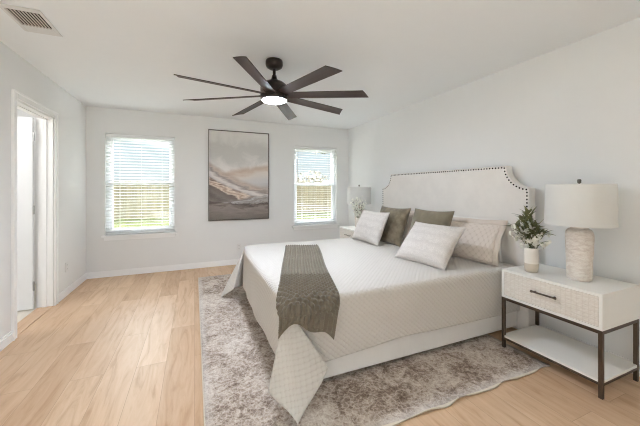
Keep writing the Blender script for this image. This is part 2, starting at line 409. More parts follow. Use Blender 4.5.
# ------------------------------------------------------------------ room shell
T = 0.13
WIN = [(-1.185, -0.285, 0.60, 2.075), (1.665, 2.535, 0.60, 2.055)]   # x0, x1, sill z, head z
DY0, DY1, DZ = 3.335, 4.085, 2.045                                   # doorway in the left wall
struct('floor', boxes((XL - 0.02, XR + T, YF - T, YB + T, -0.12, 0)), M['floor'])
struct('ceiling', boxes((XL - 2.4, XR + T, YF - T, YB + T, H, H + 0.12)), M['ceiling'])
w1, w2 = WIN
struct('wall_back', boxes(
    (XL - T, w1[0], YB, YB + T, 0, H), (w1[1], w2[0], YB, YB + T, 0, H), (w2[1], XR + T, YB, YB + T, 0, H),
    (w1[0], w1[1], YB, YB + T, 0, w1[2]), (w1[0], w1[1], YB, YB + T, w1[3], H),
    (w2[0], w2[1], YB, YB + T, 0, w2[2]), (w2[0], w2[1], YB, YB + T, w2[3], H)), M['wall'])
struct('wall_right', boxes((XR, XR + T, YF - T, YB, 0, H)), M['wall'])
struct('wall_left', boxes((XL - T, XL, YF - T, DY0, 0, H), (XL - T, XL, DY1, YB, 0, H), (XL - T, XL, DY0, DY1, DZ, H)), M['wall'])
# wall behind the camera; its broad glazed opening is added for fill light
FO = (-1.33, 0.45, 0.04, 2.36)
struct('wall_front', boxes((XL - T, FO[0], YF - T, YF, 0, H), (FO[1], XR + T, YF - T, YF, 0, H),
                           (FO[0], FO[1], YF - T, YF, 0, FO[2]), (FO[0], FO[1], YF - T, YF, FO[3], H)), M['wall'])
# neighbouring room seen through the doorway
struct('floor_side', boxes((XL - 2.4, XL - 0.02, 2.3, YB + T, -0.12, -0.002)), M['tile'])
struct('wall_side', boxes((XL - 2.4, XL - 2.27, 2.3, YB + T, 0, H), (XL - 2.27, XL - T, 2.3, 2.43, 0, H), (XL - 2.27, XL - T, YB, YB + T, 0, H)), M['wall'])

BH, BT = 0.088, 0.014
def baseboard(name, x0, x1, y0, y1, nx, ny):
    bm = bmesh.new(); box(bm, x0, x1, y0, y1, 0, BH - 0.018)
    # thinner moulded cap
    if nx: box(bm, x0 if nx > 0 else x0 + 0.005, x1 - 0.005 if nx > 0 else x1, y0, y1, BH - 0.018, BH)
    else: box(bm, x0, x1, y0 if ny > 0 else y0 + 0.005, y1 - 0.005 if ny > 0 else y1, BH - 0.018, BH)
    return struct(name, bm, M['trim'], bevel=0.002)
baseboard('baseboard_back', XL, XR, YB - BT, YB, 0, -1)
baseboard('baseboard_right', XR - BT, XR, YF, YB - BT, -1, 0)
bm = bmesh.new()
CW = 0.062
for y0, y1 in ((YF, DY0 - CW), (DY1 + CW, YB - BT)):
    box(bm, XL, XL + BT, y0, y1, 0, BH - 0.018); box(bm, XL, XL + BT - 0.005, y0, y1, BH - 0.018, BH)
struct('baseboard_left', bm, M['trim'], bevel=0.002)

# door frame: casing, jamb, stop
bm = bmesh.new()
for side in (XL, XL - T - 0.016):
    x0, x1 = side, side + 0.016
    for (y0, y1, z0, z1) in ((DY0 - CW, DY0, 0, DZ + CW), (DY1, DY1 + CW, 0, DZ + CW), (DY0, DY1, DZ, DZ + CW)):
        box(bm, x0, x1, y0, y1, z0, z1)
    if side == XL:   # raised back band of the casing
        for (y0, y1, z0, z1) in ((DY0 - CW - 0.002, DY0 - CW + 0.016, 0, DZ + CW + 0.002), (DY1 + CW - 0.016, DY1 + CW + 0.002, 0, DZ + CW + 0.002), (DY0 - CW + 0.016, DY1 + CW - 0.016, DZ + CW - 0.016, DZ + CW + 0.002)):
            box(bm, XL, XL + 0.022, y0, y1, z0, z1)
struct('trim_1', bm, M['trim'], bevel=0.003)
bm = bmesh.new()
JT = 0.018
box(bm, XL - T, XL, DY0, DY0 + JT, 0, DZ); box(bm, XL - T, XL, DY1 - JT, DY1, 0, DZ); box(bm, XL - T, XL, DY0, DY1, DZ - JT, DZ)
sx0, sx1 = XL - T + 0.045, XL - T + 0.08
box(bm, sx0, sx1, DY0 + JT, DY0 + JT + 0.012, 0, DZ - JT); box(bm, sx0, sx1, DY1 - JT - 0.012, DY1 - JT, 0, DZ - JT); box(bm, sx0, sx1, DY0 + JT, DY1 - JT, DZ - JT - 0.012, DZ - JT)
struct('trim_2', bm, M['trim'], bevel=0.002)
struct('trim_3', boxes((XL - T, XL, DY0 + JT, DY1 - JT, -0.002, 0.006)), M['floor'])

# door leaf, swung open 90 degrees into the neighbouring room
door = empty('door_1', (XL - T - 0.022, DY1 - JT - 0.045, 0)); door['kind'] = 'structure'
door.rotation_euler.z = R(-2)
LW, LT, LZ0, LZ1 = 0.71, 0.035, 0.012, 2.02
bm = bmesh.new()
st = 0.11
box(bm, -LW, 0, 0.006, LT - 0.006, LZ0, LZ1)
for y0, y1 in ((0, 0.006), (LT - 0.006, LT)):
    box(bm, -LW, -LW + st, y0, y1, LZ0, LZ1); box(bm, -st, 0, y0, y1, LZ0, LZ1)
    for z0, z1 in ((LZ0, 0.24), (0.88, 1.02), (LZ1 - 0.13, LZ1)): box(bm, -LW + st, -st, y0, y1, z0, z1)
    for z0, z1 in ((0.28, 0.84), (1.06, LZ1 - 0.17)): box(bm, -LW + st + 0.04, -st - 0.04, y0, y1, z0, z1)
link('door_panel', bm, M['door'], door, bevel=0.003)
for z in (0.25, 1.05, 1.82):
    bm = bmesh.new(); lathe(bm, [(0.007, z - 0.045), (0.007, z + 0.045)], 12, (0.012, 0.0))
    box(bm, -0.001, 0.002, 0.002, 0.032, z - 0.045, z + 0.045)
    link('door_hinge', bm, M['hinge'], door)
bm = bmesh.new()
for s in (-1, 1):
    y = -0.0 if s < 0 else LT
    lathe(bm, [(0.026, 0), (0.026, 0.008), (0.01, 0.01), (0.01, 0.035), (0.026, 0.045), (0.028, 0.06), (0.018, 0.07), (0.001, 0.072)], 20)
    n = 8 * 20
    bm.verts.ensure_lookup_table()
    for v in bm.verts[-n:]:
        x, yy, z = v.co; v.co = (-LW + 0.07 + x, y + s * z, 0.95 + yy)
link('door_knob', bm, M['hinge'], door, smooth=True)

# windows
def window(idx, x0, x1, z0, z1, split):
    w = empty('window_%d' % idx, ((x0 + x1) / 2, YB, z0)); w['kind'] = 'structure'
    hw, h = (x1 - x0) / 2, z1 - z0
    ya, yb = 0.065, T
    f = 0.045
    bm = boxes((-hw, -hw + f, ya, yb, 0, h), (hw - f, hw, ya, yb, 0, h), (-hw + f, hw - f, ya, yb, 0, f), (-hw + f, hw - f, ya, yb, h - f, h))
    link('window_frame', bm, M['vinyl'], w, bevel=0.003)
    s = split - z0
    sw = 0.035
    a, b = hw - f, hw - f - sw
    bm = boxes((-a, -b, ya + .005, ya + .035, f, s + .02), (b, a, ya + .005, ya + .035, f, s + .02), (-b, b, ya + .005, ya + .035, f, f + .05), (-b, b, ya + .005, ya + .035, s - .025, s + .02))
    link('lower_sash', bm, M['vinyl'], w, bevel=0.003)
    bm = boxes((-a, -b, ya + .036, ya + .06, s - .02, h - f), (b, a, ya + .036, ya + .06, s - .02, h - f), (-b, b, ya + .036, ya + .06, h - f - .035, h - f), (-b, b, ya + .036, ya + .06, s - .02, s + .02))
    link('upper_sash', bm, M['vinyl'], w, bevel=0.003)
    link('window_pane', boxes((-b, b, ya + .018, ya + .022, f + .05, s - .025)), M['glass'], w)
    link('window_pane', boxes((-b, b, ya + .046, ya + .05, s + .02, h - f - .035)), M['glass'], w)
    bm = boxes((-hw - 0.035, hw + 0.035, -0.045, 0, -0.028, -0.002), (-hw, hw, 0, ya, -0.002 - 0.026, 0.0), (-hw - 0.01, hw + 0.01, -0.016, 0, -0.075, -0.028))
    link('window_sill', bm, M['trim'], w, bevel=0.003)
    return w
window(1, *WIN[0], 1.355); window(2, *WIN[1], 1.355)

def blind(x0, x1, z0, z1, tilt, label):
    b = empty('window_blind', ((x0 + x1) / 2, YB, z0))
    tag(b, label, 'window blind', 'white slatted blinds')
    hw, h = (x1 - x0) / 2 - 0.006, z1 - z0
    yc = 0.030
    link('head_rail', boxes((-hw, hw, 0.002, 0.058, h - 0.05, h - 0.004)), M['slat'], b, bevel=0.002)
    bm = bmesh.new(); z = 0.055; pitch = 0.0435
    while z < h - 0.075:
        mt = Matrix.Translation((0, yc, z)) @ Matrix.Rotation(R(-tilt), 4, 'X')
        box(bm, -hw, hw, -0.025, 0.025, -0.0014, 0.0014, mt); z += pitch
    link('slats', bm, M['slat'], b)
    link('bottom_rail', boxes((-hw, hw, 0.006, 0.054, 0.006, 0.026)), M['slat'], b, bevel=0.002)
    for fx in (-0.62, 0.0, 0.62):
        bm = bmesh.new()
        for y in (yc - 0.0265, yc + 0.0265): tube(bm, [(hw * fx, y, 0.02), (hw * fx, y, h - 0.05)], 0.0012, 5)
        link('ladder_cord', bm, M['cord'], b)
    bm = bmesh.new(); tube(bm, [(-hw + 0.06, -0.004, h - 0.03), (-hw + 0.06, -0.006, h * 0.52)], 0.004, 6)
    link('tilt_wand', bm, M['slat'], b)
blind(*WIN[0], 12, 'white slatted blind over the left window beside the corner, slats tilted half shut')
blind(*WIN[1], 2, 'white slatted blind over the right window near the far lamp, slats level and open')

# added glass unit in the unseen front opening, passing fill daylight
w = empty('window_3', ((FO[0] + FO[1]) / 2, YF - T / 2, FO[2])); w['kind'] = 'structure'
hw, h = (FO[1] - FO[0]) / 2, FO[3] - FO[2]
link('window_frame', boxes((-hw, -hw + .05, -.03, .03, 0, h), (hw - .05, hw, -.03, .03, 0, h), (-hw + .05, hw - .05, -.03, .03, 0, .05), (-hw + .05, hw - .05, -.03, .03, h - .05, h), (-.03, .03, -.03, .03, .05, h - .05)), M['vinyl'], w, bevel=.003)
for a, b in ((-hw + .05, -.03), (.03, hw - .05)):
    link('window_pane', boxes((a, b, -.003, .003, .05, h - .05)), M['glass'], w)

# ------------------------------------------------------------------ outside
g = struct('ground', boxes((-30, 40, -30, 40, -0.35, -0.17)), M['grass'])
struct('ground_bounce_slab', boxes((-6, 8, -9, YF - T, -0.17, -0.05)), M['bounce_slab'])  # added unseen pale slab, bounces daylight in through the front opening
FY = 16.3
fen = empty('wooden_fence', (0, FY, -0.17))
tag(fen, 'pale weathered board fence across the lawn outside the windows', 'fence')
bm = bmesh.new(); x = -11.0; i = 0
while x < 16:
    hgt = 1.80 + rnd.uniform(-0.015, 0.015)
    box(bm, x, x + 0.132, 0, 0.018, 0.03, hgt); x += 0.14; i += 1
link('fence_boards', bm, M['fence'], fen)
for z in (0.3, 0.95, 1.6): link('fence_rail', boxes((-11, 16, 0.018, 0.055, z - 0.045, z + 0.045)), M['fence'], fen)
for k in range(12): link('fence_post', boxes((-11 + k * 2.4, -10.9 + k * 2.4, 0.055, 0.145, 0, 1.75)), M['fence'], fen)

def foliage(bm, c, rad, n, size, rr, squash=(1, 1, 1)):
    for i in range(n):
        d = Vector((rr.gauss(0, 1), rr.gauss(0, 1), rr.gauss(0, 1))).normalized() * rad * rr.uniform(0.45, 1.0)
        p = Vector(c) + Vector((d.x * squash[0], d.y * squash[1], d.z * squash[2]))
        a = Vector((rr.gauss(0, 1), rr.gauss(0, 1), rr.gauss(0, 1))).normalized(); b = a.orthogonal().normalized()
        s = size * rr.uniform(0.6, 1.3)
        vs = [bm.verts.new(p + a * s), bm.verts.new(p + b * s * .45), bm.verts.new(p - a * s), bm.verts.new(p - b * s * .45)]
        bm.faces.new(vs)
def tree(name, loc, trunk_h, crowns, mat, label, cat, seed, n=420, size=0.13):
    rr = random.Random(seed); t = empty(name, loc); tag(t, label, cat)
    bm = bmesh.new(); tube(bm, [(0, 0, -0.05), (0.06, 0, trunk_h * .5), (-0.03, 0.05, trunk_h)], 0.14, 8, 0.6)
    for (c, rad, sq) in crowns:
        tube(bm, [(-0.03, 0.05, trunk_h * 0.9), ((c[0]) * .5, c[1] * .5 + .05, (trunk_h + c[2]) * .5), c], 0.07, 6, 0.3)
    link('trunk', bm, M['bark'], t, smooth=True)
    bm = bmesh.new()
    for (c, rad, sq) in crowns: foliage(bm, c, rad, n, size, rr, sq)
    link('foliage', bm, mat, t, recalc=False)
tree('garden_tree', (7.6, 19.0, -0.17), 0.8, [((-0.2, 0, 1.9), 1.1, (1.2, 1, .75)), ((0.9, 0.2, 1.6), 0.9, (1.2, 1, .7)), ((-1.2, .1, 1.5), 0.8, (1.1, 1, .7))], M['bush_leaf'],
     'tan leafy tree rising behind the fence in the right window', 'tree', 3)
tree('garden_tree', (6.3, 9.6, -0.17), 2.3, [((-2.0, 0, 2.85), 0.5, (1.5, 1, .28)), ((-1.0, 0, 3.0), 0.7, (1.2, 1, .5)), ((0.1, 0.2, 3.7), 1.0, (1.2, 1, .6))], M['tree_leaf'],
     'nearer green tree whose branches hang into the top of the right window', 'tree', 4, n=300, size=0.1)

# ------------------------------------------------------------------ ceiling fan
FX, FYY = 0.670, 2.640
fan = empty('ceiling_fan', (FX, FYY, H)); tag(fan, 'dark bronze ceiling fan with eight espresso blades and a lit round lens', 'ceiling fan')
bm = bmesh.new(); lathe(bm, [(0.075, 0.0), (0.078, -0.012), (0.078, -0.04), (0.07, -0.06), (0.045, -0.075), (0.03, -0.078)]); link('canopy', bm, M['fan_metal'], fan, smooth=True)
bm = bmesh.new(); lathe(bm, [(0.0135, -0.07), (0.0135, -0.175)], 16); link('downrod', bm, M['fan_metal'], fan, smooth=True)
bm = bmesh.new(); lathe(bm, [(0.02, -0.135), (0.026, -0.165), (0.04, -0.18), (0.085, -0.20), (0.115, -0.225), (0.125, -0.25), (0.125, -0.325), (0.123, -0.35), (0.117, -0.361)]); link('motor_housing', bm, M['fan_metal'], fan, smooth=True)
bm = bmesh.new(); lathe(bm, [(0.110, -0.355), (0.110, -0.363), (0.10, -0.369), (0.06, -0.374), (0.001, -0.375)]); link('light_lens', bm, M['lens'], fan, smooth=True)
bl = None
for k in range(8):
    ang = R(-164.5 + 45 * k)
    if bl is None:
        bm = bmesh.new(); nx = 14; w = 0.056
        top = []
        for i in range(nx + 1):
            x = 0.10 + (0.825 - 0.10) * i / nx
            row = []
            for j in range(5):
                t = -1 + j / 2
                xx = x + (0.028 * t if i == nx else 0)
                row.append((xx, t * (w * (0.86 + 0.14 * i / nx)), -0.003 * t * t))
            top.append(row)
        vt = [[bm.verts.new((x, y, z + 0.003)) for x, y, z in r_] for r_ in top]; vb = [[bm.verts.new((x, y, z - 0.003)) for x, y, z in r_] for r_ in top]
        for i in range(nx):
            for j in range(4):
                bm.faces.new((vt[i][j], vt[i + 1][j], vt[i + 1][j + 1], vt[i][j + 1])); bm.faces.new((vb[i][j], vb[i][j + 1], vb[i + 1][j + 1], vb[i + 1][j]))
            bm.faces.new((vt[i][0], vb[i][0], vb[i + 1][0], vt[i + 1][0])); bm.faces.new((vt[i][4], vt[i + 1][4], vb[i + 1][4], vb[i][4]))
        for i in (0, nx):
            for j in range(4): bm.faces.new((vt[i][j], vt[i][j + 1], vb[i][j + 1], vb[i][j]))
        bl = link('blade', bm, M['blade'], fan)
        o = bl
    else:
        o = bl.copy(); COL.objects.link(o)
    o.rotation_euler = (R(-13), R(1.2), ang); o.location = (0, 0, -0.312)

# ceiling vent
vent = empty('air_vent', (-1.037, 2.668, H)); tag(vent, 'white louvred air vent in the ceiling at the upper left', 'air vent')
hx, hy = 0.110, 0.180
link('flange', boxes((-hx, -hx + .022, -hy, hy, -.008, 0), (hx - .022, hx, -hy, hy, -.008, 0), (-hx + .022, hx - .022, -hy, -hy + .045, -.008, 0), (-hx + .022, hx - .022, hy - .105, hy, -.008, 0)), M['vent'], vent, bevel=.003)
link('duct_shade', boxes((-hx + .022, hx - .022, -hy + .045, hy - .105, -.0012, 0)), M['vent_dark'], vent)  # flat dark sheet in place of the shade inside the vent
bm = bmesh.new()
for i in range(9):
    x = -hx + 0.034 + i * (2 * hx - 0.068) / 8
    box(bm, -0.0055, 0.0055, -hy + .045, hy - .105, -0.0007, 0.0007, Matrix.Translation((x, 0, -0.0085)) @ Matrix.Rotation(R(8), 4, 'Y'))
link('louvres', bm, M['louvre'], vent)

# outlets
def outlet(loc, rz, label):
    o = empty('wall_outlet', loc, rz); tag(o, label, 'outlet')
    link('cover_plate', boxes((-.035, .035, -.006, 0, -.057, .057)), M['plate'], o, bevel=.002)
    for z in (-.024, .024):
        s = link('socket', boxes((-.017, .017, -.008, -.006, z - .014, z + .014)), M['plate'], o, bevel=.001)
        link('socket_slot', boxes((-.008, -.006, -.0085, -.008, z - .004, z + .006), (.006, .008, -.0085, -.008, z - .004, z + .006)), M['slot'], s)
outlet((XL, 4.435, 0.337), R(90), 'white outlet plate low on the left wall past the door')
outlet((0.693, YB, 0.289), 0, 'white outlet plate low on the back wall under the painting')

# ------------------------------------------------------------------ painting
PX0, PX1, PZ0, PZ1 = 0.206, 1.196, 0.752, 2.236
pt = empty('framed_painting', ((PX0 + PX1) / 2, YB, PZ0)); tag(pt, 'tall abstract dune painting in a thin dark frame between the windows', 'painting')
hw, h = (PX1 - PX0) / 2, PZ1 - PZ0
ft = 0.009
link('picture_frame', boxes((-hw, -hw + ft, -.042, -.002, 0, h), (hw - ft, hw, -.042, -.002, 0, h), (-hw + ft, hw - ft, -.042, -.002, 0, ft), (-hw + ft, hw - ft, -.042, -.002, h - ft, h)), M['frame_dark'], pt)
bm = boxes((-hw + ft + .004, hw - ft - .004, -.034, -.004, ft + .004, h - ft - .004))
uv = bm.loops.layers.uv.new('UVMap')
for f in bm.faces:
    for l in f.loops: l[uv].uv = ((l.vert.co.x + hw) / (2 * hw), l.vert.co.z / h)
link('canvas', bm, M['art'], pt)

# ------------------------------------------------------------------ rug
nx, ny = 90, 110
bm = bmesh.new()
def rug_z(x, y):
    e = max(0, 1 - (y - RY0) / 0.10)
    ex = 0.5 + 0.5 * math.sin(x * 17 + 1.5 * math.sin(x * 5))
    return 0.010 + 0.010 * e * e * ex * min(1, max(0, (2.25 - x) / 0.5))
tv, bv = [], []
for i in range(nx + 1):
    x = RX0 + (RX1 - RX0) * i / nx; ra, rb = [], []
    for j in range(ny + 1):
        t = j / ny; t = t ** 1.6
        y = RY0 + (RY1 - RY0) * t
        y += (0.008 * math.sin(x * 17 + 0.9) + 0.004 * math.sin(x * 31)) * max(0, 1 - (y - RY0) / 0.12)
        z = rug_z(x, y)
        ra.append(bm.verts.new((x, y, z))); rb.append(bm.verts.new((x, y, z - 0.009)))
    tv.append(ra); bv.append(rb)
for i in range(nx):
    for j in range(ny):
        bm.faces.new((tv[i][j], tv[i + 1][j], tv[i + 1][j + 1], tv[i][j + 1])); bm.faces.new((bv[i][j], bv[i][j + 1], bv[i + 1][j + 1], bv[i + 1][j]))
    for j in (0, ny): bm.faces.new((tv[i][j], tv[i + 1][j], bv[i + 1][j], bv[i][j]))
for j in range(ny):
    for i in (0, nx): bm.faces.new((tv[i][j], tv[i][j + 1], bv[i][j + 1], bv[i][j]))
tag(link('area_rug', bm, M['rug'], smooth=True), 'distressed taupe and ivory area rug with a rippled edge under the bed', 'rug')

# ------------------------------------------------------------------ bed
RZ = 0.010
HBX0, HBX1 = 2.66, 2.755
BY0, BY1 = 1.737, 3.655
YC = (BY0 + BY1) / 2
bed = empty('bed', (1.6, YC, RZ)); tag(bed, 'ivory upholstered king bed with a nailhead scooped headboard on the rug', 'bed')
def loc(bm):
    bmesh.ops.translate(bm, vec=(-1.6, -YC, -RZ), verts=bm.verts); return bm
HY0, HY1, HZ, SR = 1.64, 3.80, 1.475, 0.205
out = [(HY0, 0.0), (HY0, HZ - SR)]
for i in range(1, 13):
    a = R(90) * i / 12
    out.append((HY0 + SR * math.sin(a), HZ - SR * math.cos(a)))
for i in range(0, 13):
    a = R(90) * i / 12
    out.append((HY1 - SR * math.cos(a), HZ - SR * math.sin(a)))
out += [(HY1, 0.0)]
bm = bmesh.new()
# front face gets an upholstered swell
fa = [bm.verts.new((HBX0, y, z + 0.011)) for y, z in out]; ba = [bm.verts.new((HBX1, y, z + 0.011)) for y, z in out]
bm.faces.new(fa); bm.faces.new(list(reversed(ba)))
for i in range(len(out)):
    j = (i + 1) % len(out); bm.faces.new((fa[i], fa[j], ba[j], ba[i]))
hb = link('headboard', loc(bm), M['linen'], bed, bevel=0.008, seg=3)
# nailheads follow the outline 18 mm in from the edge
OFF = 0.016
path = [(HY0 + OFF, 0.62), (HY0 + OFF, HZ - SR - OFF * 0.2)]
for i in range(0, 25):
    a = R(90) * i / 24; path.append((HY0 + (SR + OFF) * math.sin(a) + (OFF if i == 0 else 0) * 0, HZ - (SR + OFF) * math.cos(a)))
path = [(HY0 + OFF, 0.62), (HY0 + OFF, HZ - SR - OFF)] + [(HY0 + (SR + OFF) * math.sin(R(4 + 82 * i / 16)), HZ - (SR + OFF) * math.cos(R(4 + 82 * i / 16))) for i in range(17)]
path += [(HY0 + SR + OFF, HZ - OFF)]
path = path + [(HY0 + HY1 - y, z) for y, z in reversed(path)]
def resample(p, step):
    res = []; carry = 0.0
    for (a, b) in zip(p, p[1:]):
        a, b = Vector(a), Vector(b); L = (b - a).length; d = carry
        while d < L: res.append(a + (b - a) * (d / L)); d += step
        carry = d - L
    return res
nails = resample([(*q,) for q in path], 0.0305)
bm = bmesh.new()
for q in nails:
    m0 = Matrix.Translation((HBX0 - 0.0005, q.x, q.y + 0.011)) @ Matrix.Rotation(R(-90), 4, 'Y')
    seg = 8; top = bm.verts.new(m0 @ Vector((0, 0, 0.0055)))
    r1 = [bm.verts.new(m0 @ Vector((0.0055 * math.cos(2 * PI * i / seg), 0.0055 * math.sin(2 * PI * i / seg), 0.0042))) for i in range(seg)]
    r0 = [bm.verts.new(m0 @ Vector((0.0082 * math.cos(2 * PI * i / seg), 0.0082 * math.sin(2 * PI * i / seg), 0.0))) for i in range(seg)]
    for i in range(seg):
        j = (i + 1) % seg; bm.faces.new((r0[i], r0[j], r1[j], r1[i])); bm.faces.new((r1[i], r1[j], top))
nh = link('nailhead_trim', loc(bm), M['nail'], hb, smooth=True); tag(nh, 'dark nailhead trim')
FX0 = 0.600
link('side_rail', loc(boxes((FX0, HBX0, BY0, BY0 + 0.05, 0.045, 0.30))), M['rail'], bed, bevel=.012, seg=3)
link('side_rail', loc(boxes((FX0, HBX0, BY1 - 0.05, BY1, 0.045, 0.30))), M['rail'], bed, bevel=.012, seg=3)
link('foot_rail', loc(boxes((FX0, FX0 + .05, BY0 + .05, BY1 - .05, 0.045, 0.30))), M['rail'], bed, bevel=.012, seg=3)
for x in (FX0 + .06, 1.6, 2.5):
    for y in (BY0 + .04, BY1 - .10):
        bm = bmesh.new(); lathe(bm, [(0.02, RZ), (0.026, 0.05)], 16, (x + .02, y + .03)); link('leg', loc(bm), M['bronze'], bed)
EX0, EX, EN, EFAR, ZT = 0.545, 0.545, 1.75, 3.63, 0.588
link('mattress', loc(boxes((EX + .06, 2.645, EN + .02, EFAR - .03, 0.20, ZT - 0.014))), M['mattress'], bed, bevel=.05, seg=3)

# coverlet -------------------------------------------------------------
LH = 0.450
RA = 0.042
def lerp_table(tab, psi):
    n = len(tab)
    for i in range(n - 1):
        if tab[i][0] <= psi <= tab[i + 1][0]:
            t = (psi - tab[i][0]) / (tab[i + 1][0] - tab[i][0])
            t = t * t * (3 - 2 * t) * 0.35 + t * 0.65
            v = Vector(tab[i][1]).normalized().lerp(Vector(tab[i + 1][1]).normalized(), t); return v.normalized()
    return Vector(tab[-1][1]).normalized()
# direction of hang by cloth angle: 0 = foot edge, 90 = side edge; (towards foot, out sideways, down)
NEAR = [(0, (0.03, 0, 1)), (22, (.145, .16, .37)), (45, (.015, .255, .53)), (70, (-.235, .12, .385)), (90, (0, 0.015, 1))]
FAR = [(0, (0.03, 0, 1)), (22, (.14, -.19, .40)), (45, (.275, -.03, .52)), (70, (.15, .17, .37)), (90, (0, 0.015, 1))]
def hang(q, RA=RA):
    if q < RA * PI / 2: return RA * math.sin(q / RA), RA * (1 - math.cos(q / RA)), 0.0
    return RA, RA, q - RA * PI / 2
def cover(s, t, ra=RA, near=NEAR, far=FAR):
    """cloth point (s,t) in bed metres -> 3D"""
    EX = EX0 + 0.045 * min(1.0, max(0.0, (t - 3.0) / 0.63)) ** 2
    a = max(0.0, EX - s); b = max(0.0, EN - t); c = max(0.0, t - EFAR)
    n1 = noise.noise(Vector((s * 2.1, t * 2.1, 3.1))); n2 = noise.noise(Vector((s * 5, t * 5, 8.2)))
    z = ZT + 0.005 * n1 + 0.002 * n2
    if a == 0 and b == 0 and c == 0: return Vector((s, t, z))
    if a > 0 and b == 0 and c == 0:
        o, d, r = hang(a); f = min(1, r / .3)
        fl = 0.03 + f * (0.05 * math.sin(t * 5.2 + 0.6) * 0.35 + .012 * math.sin(t * 13))
        edge = min(1, (t - EN) / .25) * min(1, (EFAR - t) / .25)
        return Vector((EX - o - r * (0.03 + (fl - .03) * max(0, edge)), t, z - d - r * 0.995))
    if b > 0 and a == 0:
        b *= 1 - 0.12 * min(1, max(0, (s - EX - .1) / .7)) * (1 - 0.35 * min(1, max(0, (s - 1.5) / .9)))
        o, d, r = hang(b); fl = 0.015 + .012 * math.sin(s * 4.1 + 1) * min(1, (s - EX) / .25)
        return Vector((s, EN - o - r * fl, z - d - r))
    if c > 0 and a == 0:
        o, d, r = hang(c); fl = 0.015 + .012 * math.sin(s * 4.1) * min(1, (s - EX) / .25)
        return Vector((s, EFAR + o + r * fl, z - d - r))
    q = b if b > 0 else c; sg = -1 if b > 0 else 1
    rho = math.hypot(a, q); psi = math.degrees(math.atan2(q, a)); o, d, r = hang(rho, ra)
    dr = lerp_table(near if b > 0 else far, psi)
    h0 = Vector((math.cos(R(psi)), math.sin(R(psi))))
    ox = o * h0.x + r * dr.x; oy = o * h0.y + r * dr.y
    return Vector((EX - ox, (EN if b > 0 else EFAR) + sg * oy, z - d - r * dr.z))
def axis(a0, a1, marks, coarse, fine):
    # sample positions: fine spacing outside [marks], coarse within
    v = []; x = a0
    while x < a1 - 1e-6:
        v.append(x); x += fine if (x < marks[0] or x > marks[1]) else coarse
    v.append(a1); return v
sx = axis(EX - LH, 2.640, (EX + .02, 9), 0.04, 0.0125)
tx = axis(EN - LH, EFAR + LH, (EN + .02, EFAR - .02), 0.04, 0.0125)
def sheet(name, sx, tx, fn, mat, parent, thick):
    bm = bmesh.new(); uvl = bm.loops.layers.uv.new('UVMap')
    g = [[bm.verts.new(fn(s, t)) for t in tx] for s in sx]
    for i in range(len(sx) - 1):
        for j in range(len(tx) - 1):
            f = bm.faces.new((g[i][j], g[i + 1][j], g[i + 1][j + 1], g[i][j + 1]))
            for l, (p, q) in zip(f.loops, ((i, j), (i + 1, j), (i + 1, j + 1), (i, j + 1))): l[uvl].uv = (sx[p], tx[q])
    o = link(name, bm, mat, parent, smooth=True, recalc=False)
    m = o.modifiers.new('thickness', 'SOLIDIFY'); m.thickness = thick; m.offset = -1
    return o
cov = sheet('coverlet', sx, tx, cover, M['quilt'], None, 0.006)
tag(cov, 'ivory quilted coverlet draped over the bed with its corners hanging down', 'bedspread')

# chunky throw ----------------------------------------------------------
TC0, TC1 = Vector((1.170, 3.30)), Vector((0.660, 1.745))
tdir = (TC1 - TC0).normalized(); tperp = Vector((-tdir.y, tdir.x))    # points to +x side
TW, TL = 0.385, (TC1 - TC0).length + 0.235
TNEAR = [(0, (.30, .0, .52)), (30, (.30, .14, .50)), (50, (.25, .24, .50)), (70, (.15, .28, .5)), (90, (-.0, .30, .52))]
def tcover(s, t):
    a = EX - s; b = EN - t
    if a <= 0 and b > 0:      # side hang near the corner keeps the flare of the folded corner underneath
        o, d, r = hang(b, .075); k = math.exp(-max(0, -a) / .22); dr = Vector((0.0, .05 + .25 * k, .52)).normalized()
        return Vector((s - r * dr.x, EN - o - r * dr.y, ZT - d - r * dr.z))
    if b <= 0 and a > 0:
        o, d, r = hang(a, .075); k = math.exp(-max(0, -b) / .25); dr = Vector((.06 + .24 * k, 0, .52)).normalized()
        return Vector((EX - o - r * dr.x, t, ZT - d - r * dr.z))
    return cover(s, t, .075, near=TNEAR)
nu, nl = 110, 420
th = bmesh.new()
P = []
for i in range(nl + 1):
    row = []
    for j in range(nu + 1):
        w_ = -0.5 + j / nu; l_ = TL * i / nl
        ww = w_ * TW * (1 + 0.015 * math.sin(l_ * 4 + .5) + 0.04 * (l_ / TL) ** 2)
        l2 = l_ + ((0.045 if w_ > 0 else 0.06) * (abs(w_) * 2) ** 2 - 0.045 + 0.012 * math.sin(w_ * 9 + .7) + 0.006 * math.sin(w_ * 15)) * max(0, l_ / TL - .6) / .4 + 0.012 * math.sin(w_ * 7) * (1 - l_ / TL)
        cl = TC0 + tdir * l2 + tperp * (ww + 0.004 * math.sin(l_ * 5))
        row.append(tcover(cl.x, cl.y))
    P.append(row)
def knit(i, j):
    w_ = (j / nu) * TW; l_ = TL * i / nl
    if l_ > TL - 0.115:      # ribbed end
        return 0.015 * abs(math.sin(PI * w_ / 0.030)) ** 0.6 + 0.002 * math.sin(2 * PI * l_ / 0.014)
    if l_ > TL - 0.66:      # seed stitch bobbles
        k = math.floor(l_ / 0.029)
        return 0.018 * (abs(math.sin(PI * (w_ / 0.035 + 0.5 * (k % 2)))) * abs(math.sin(PI * l_ / 0.029))) ** 0.9
    k = math.floor(w_ / 0.025)
    return 0.014 * (abs(math.sin(PI * w_ / 0.025)) ** 0.6) * (0.5 + 0.5 * abs(math.sin(PI * (l_ / 0.018 + .5 * (k % 2)))))
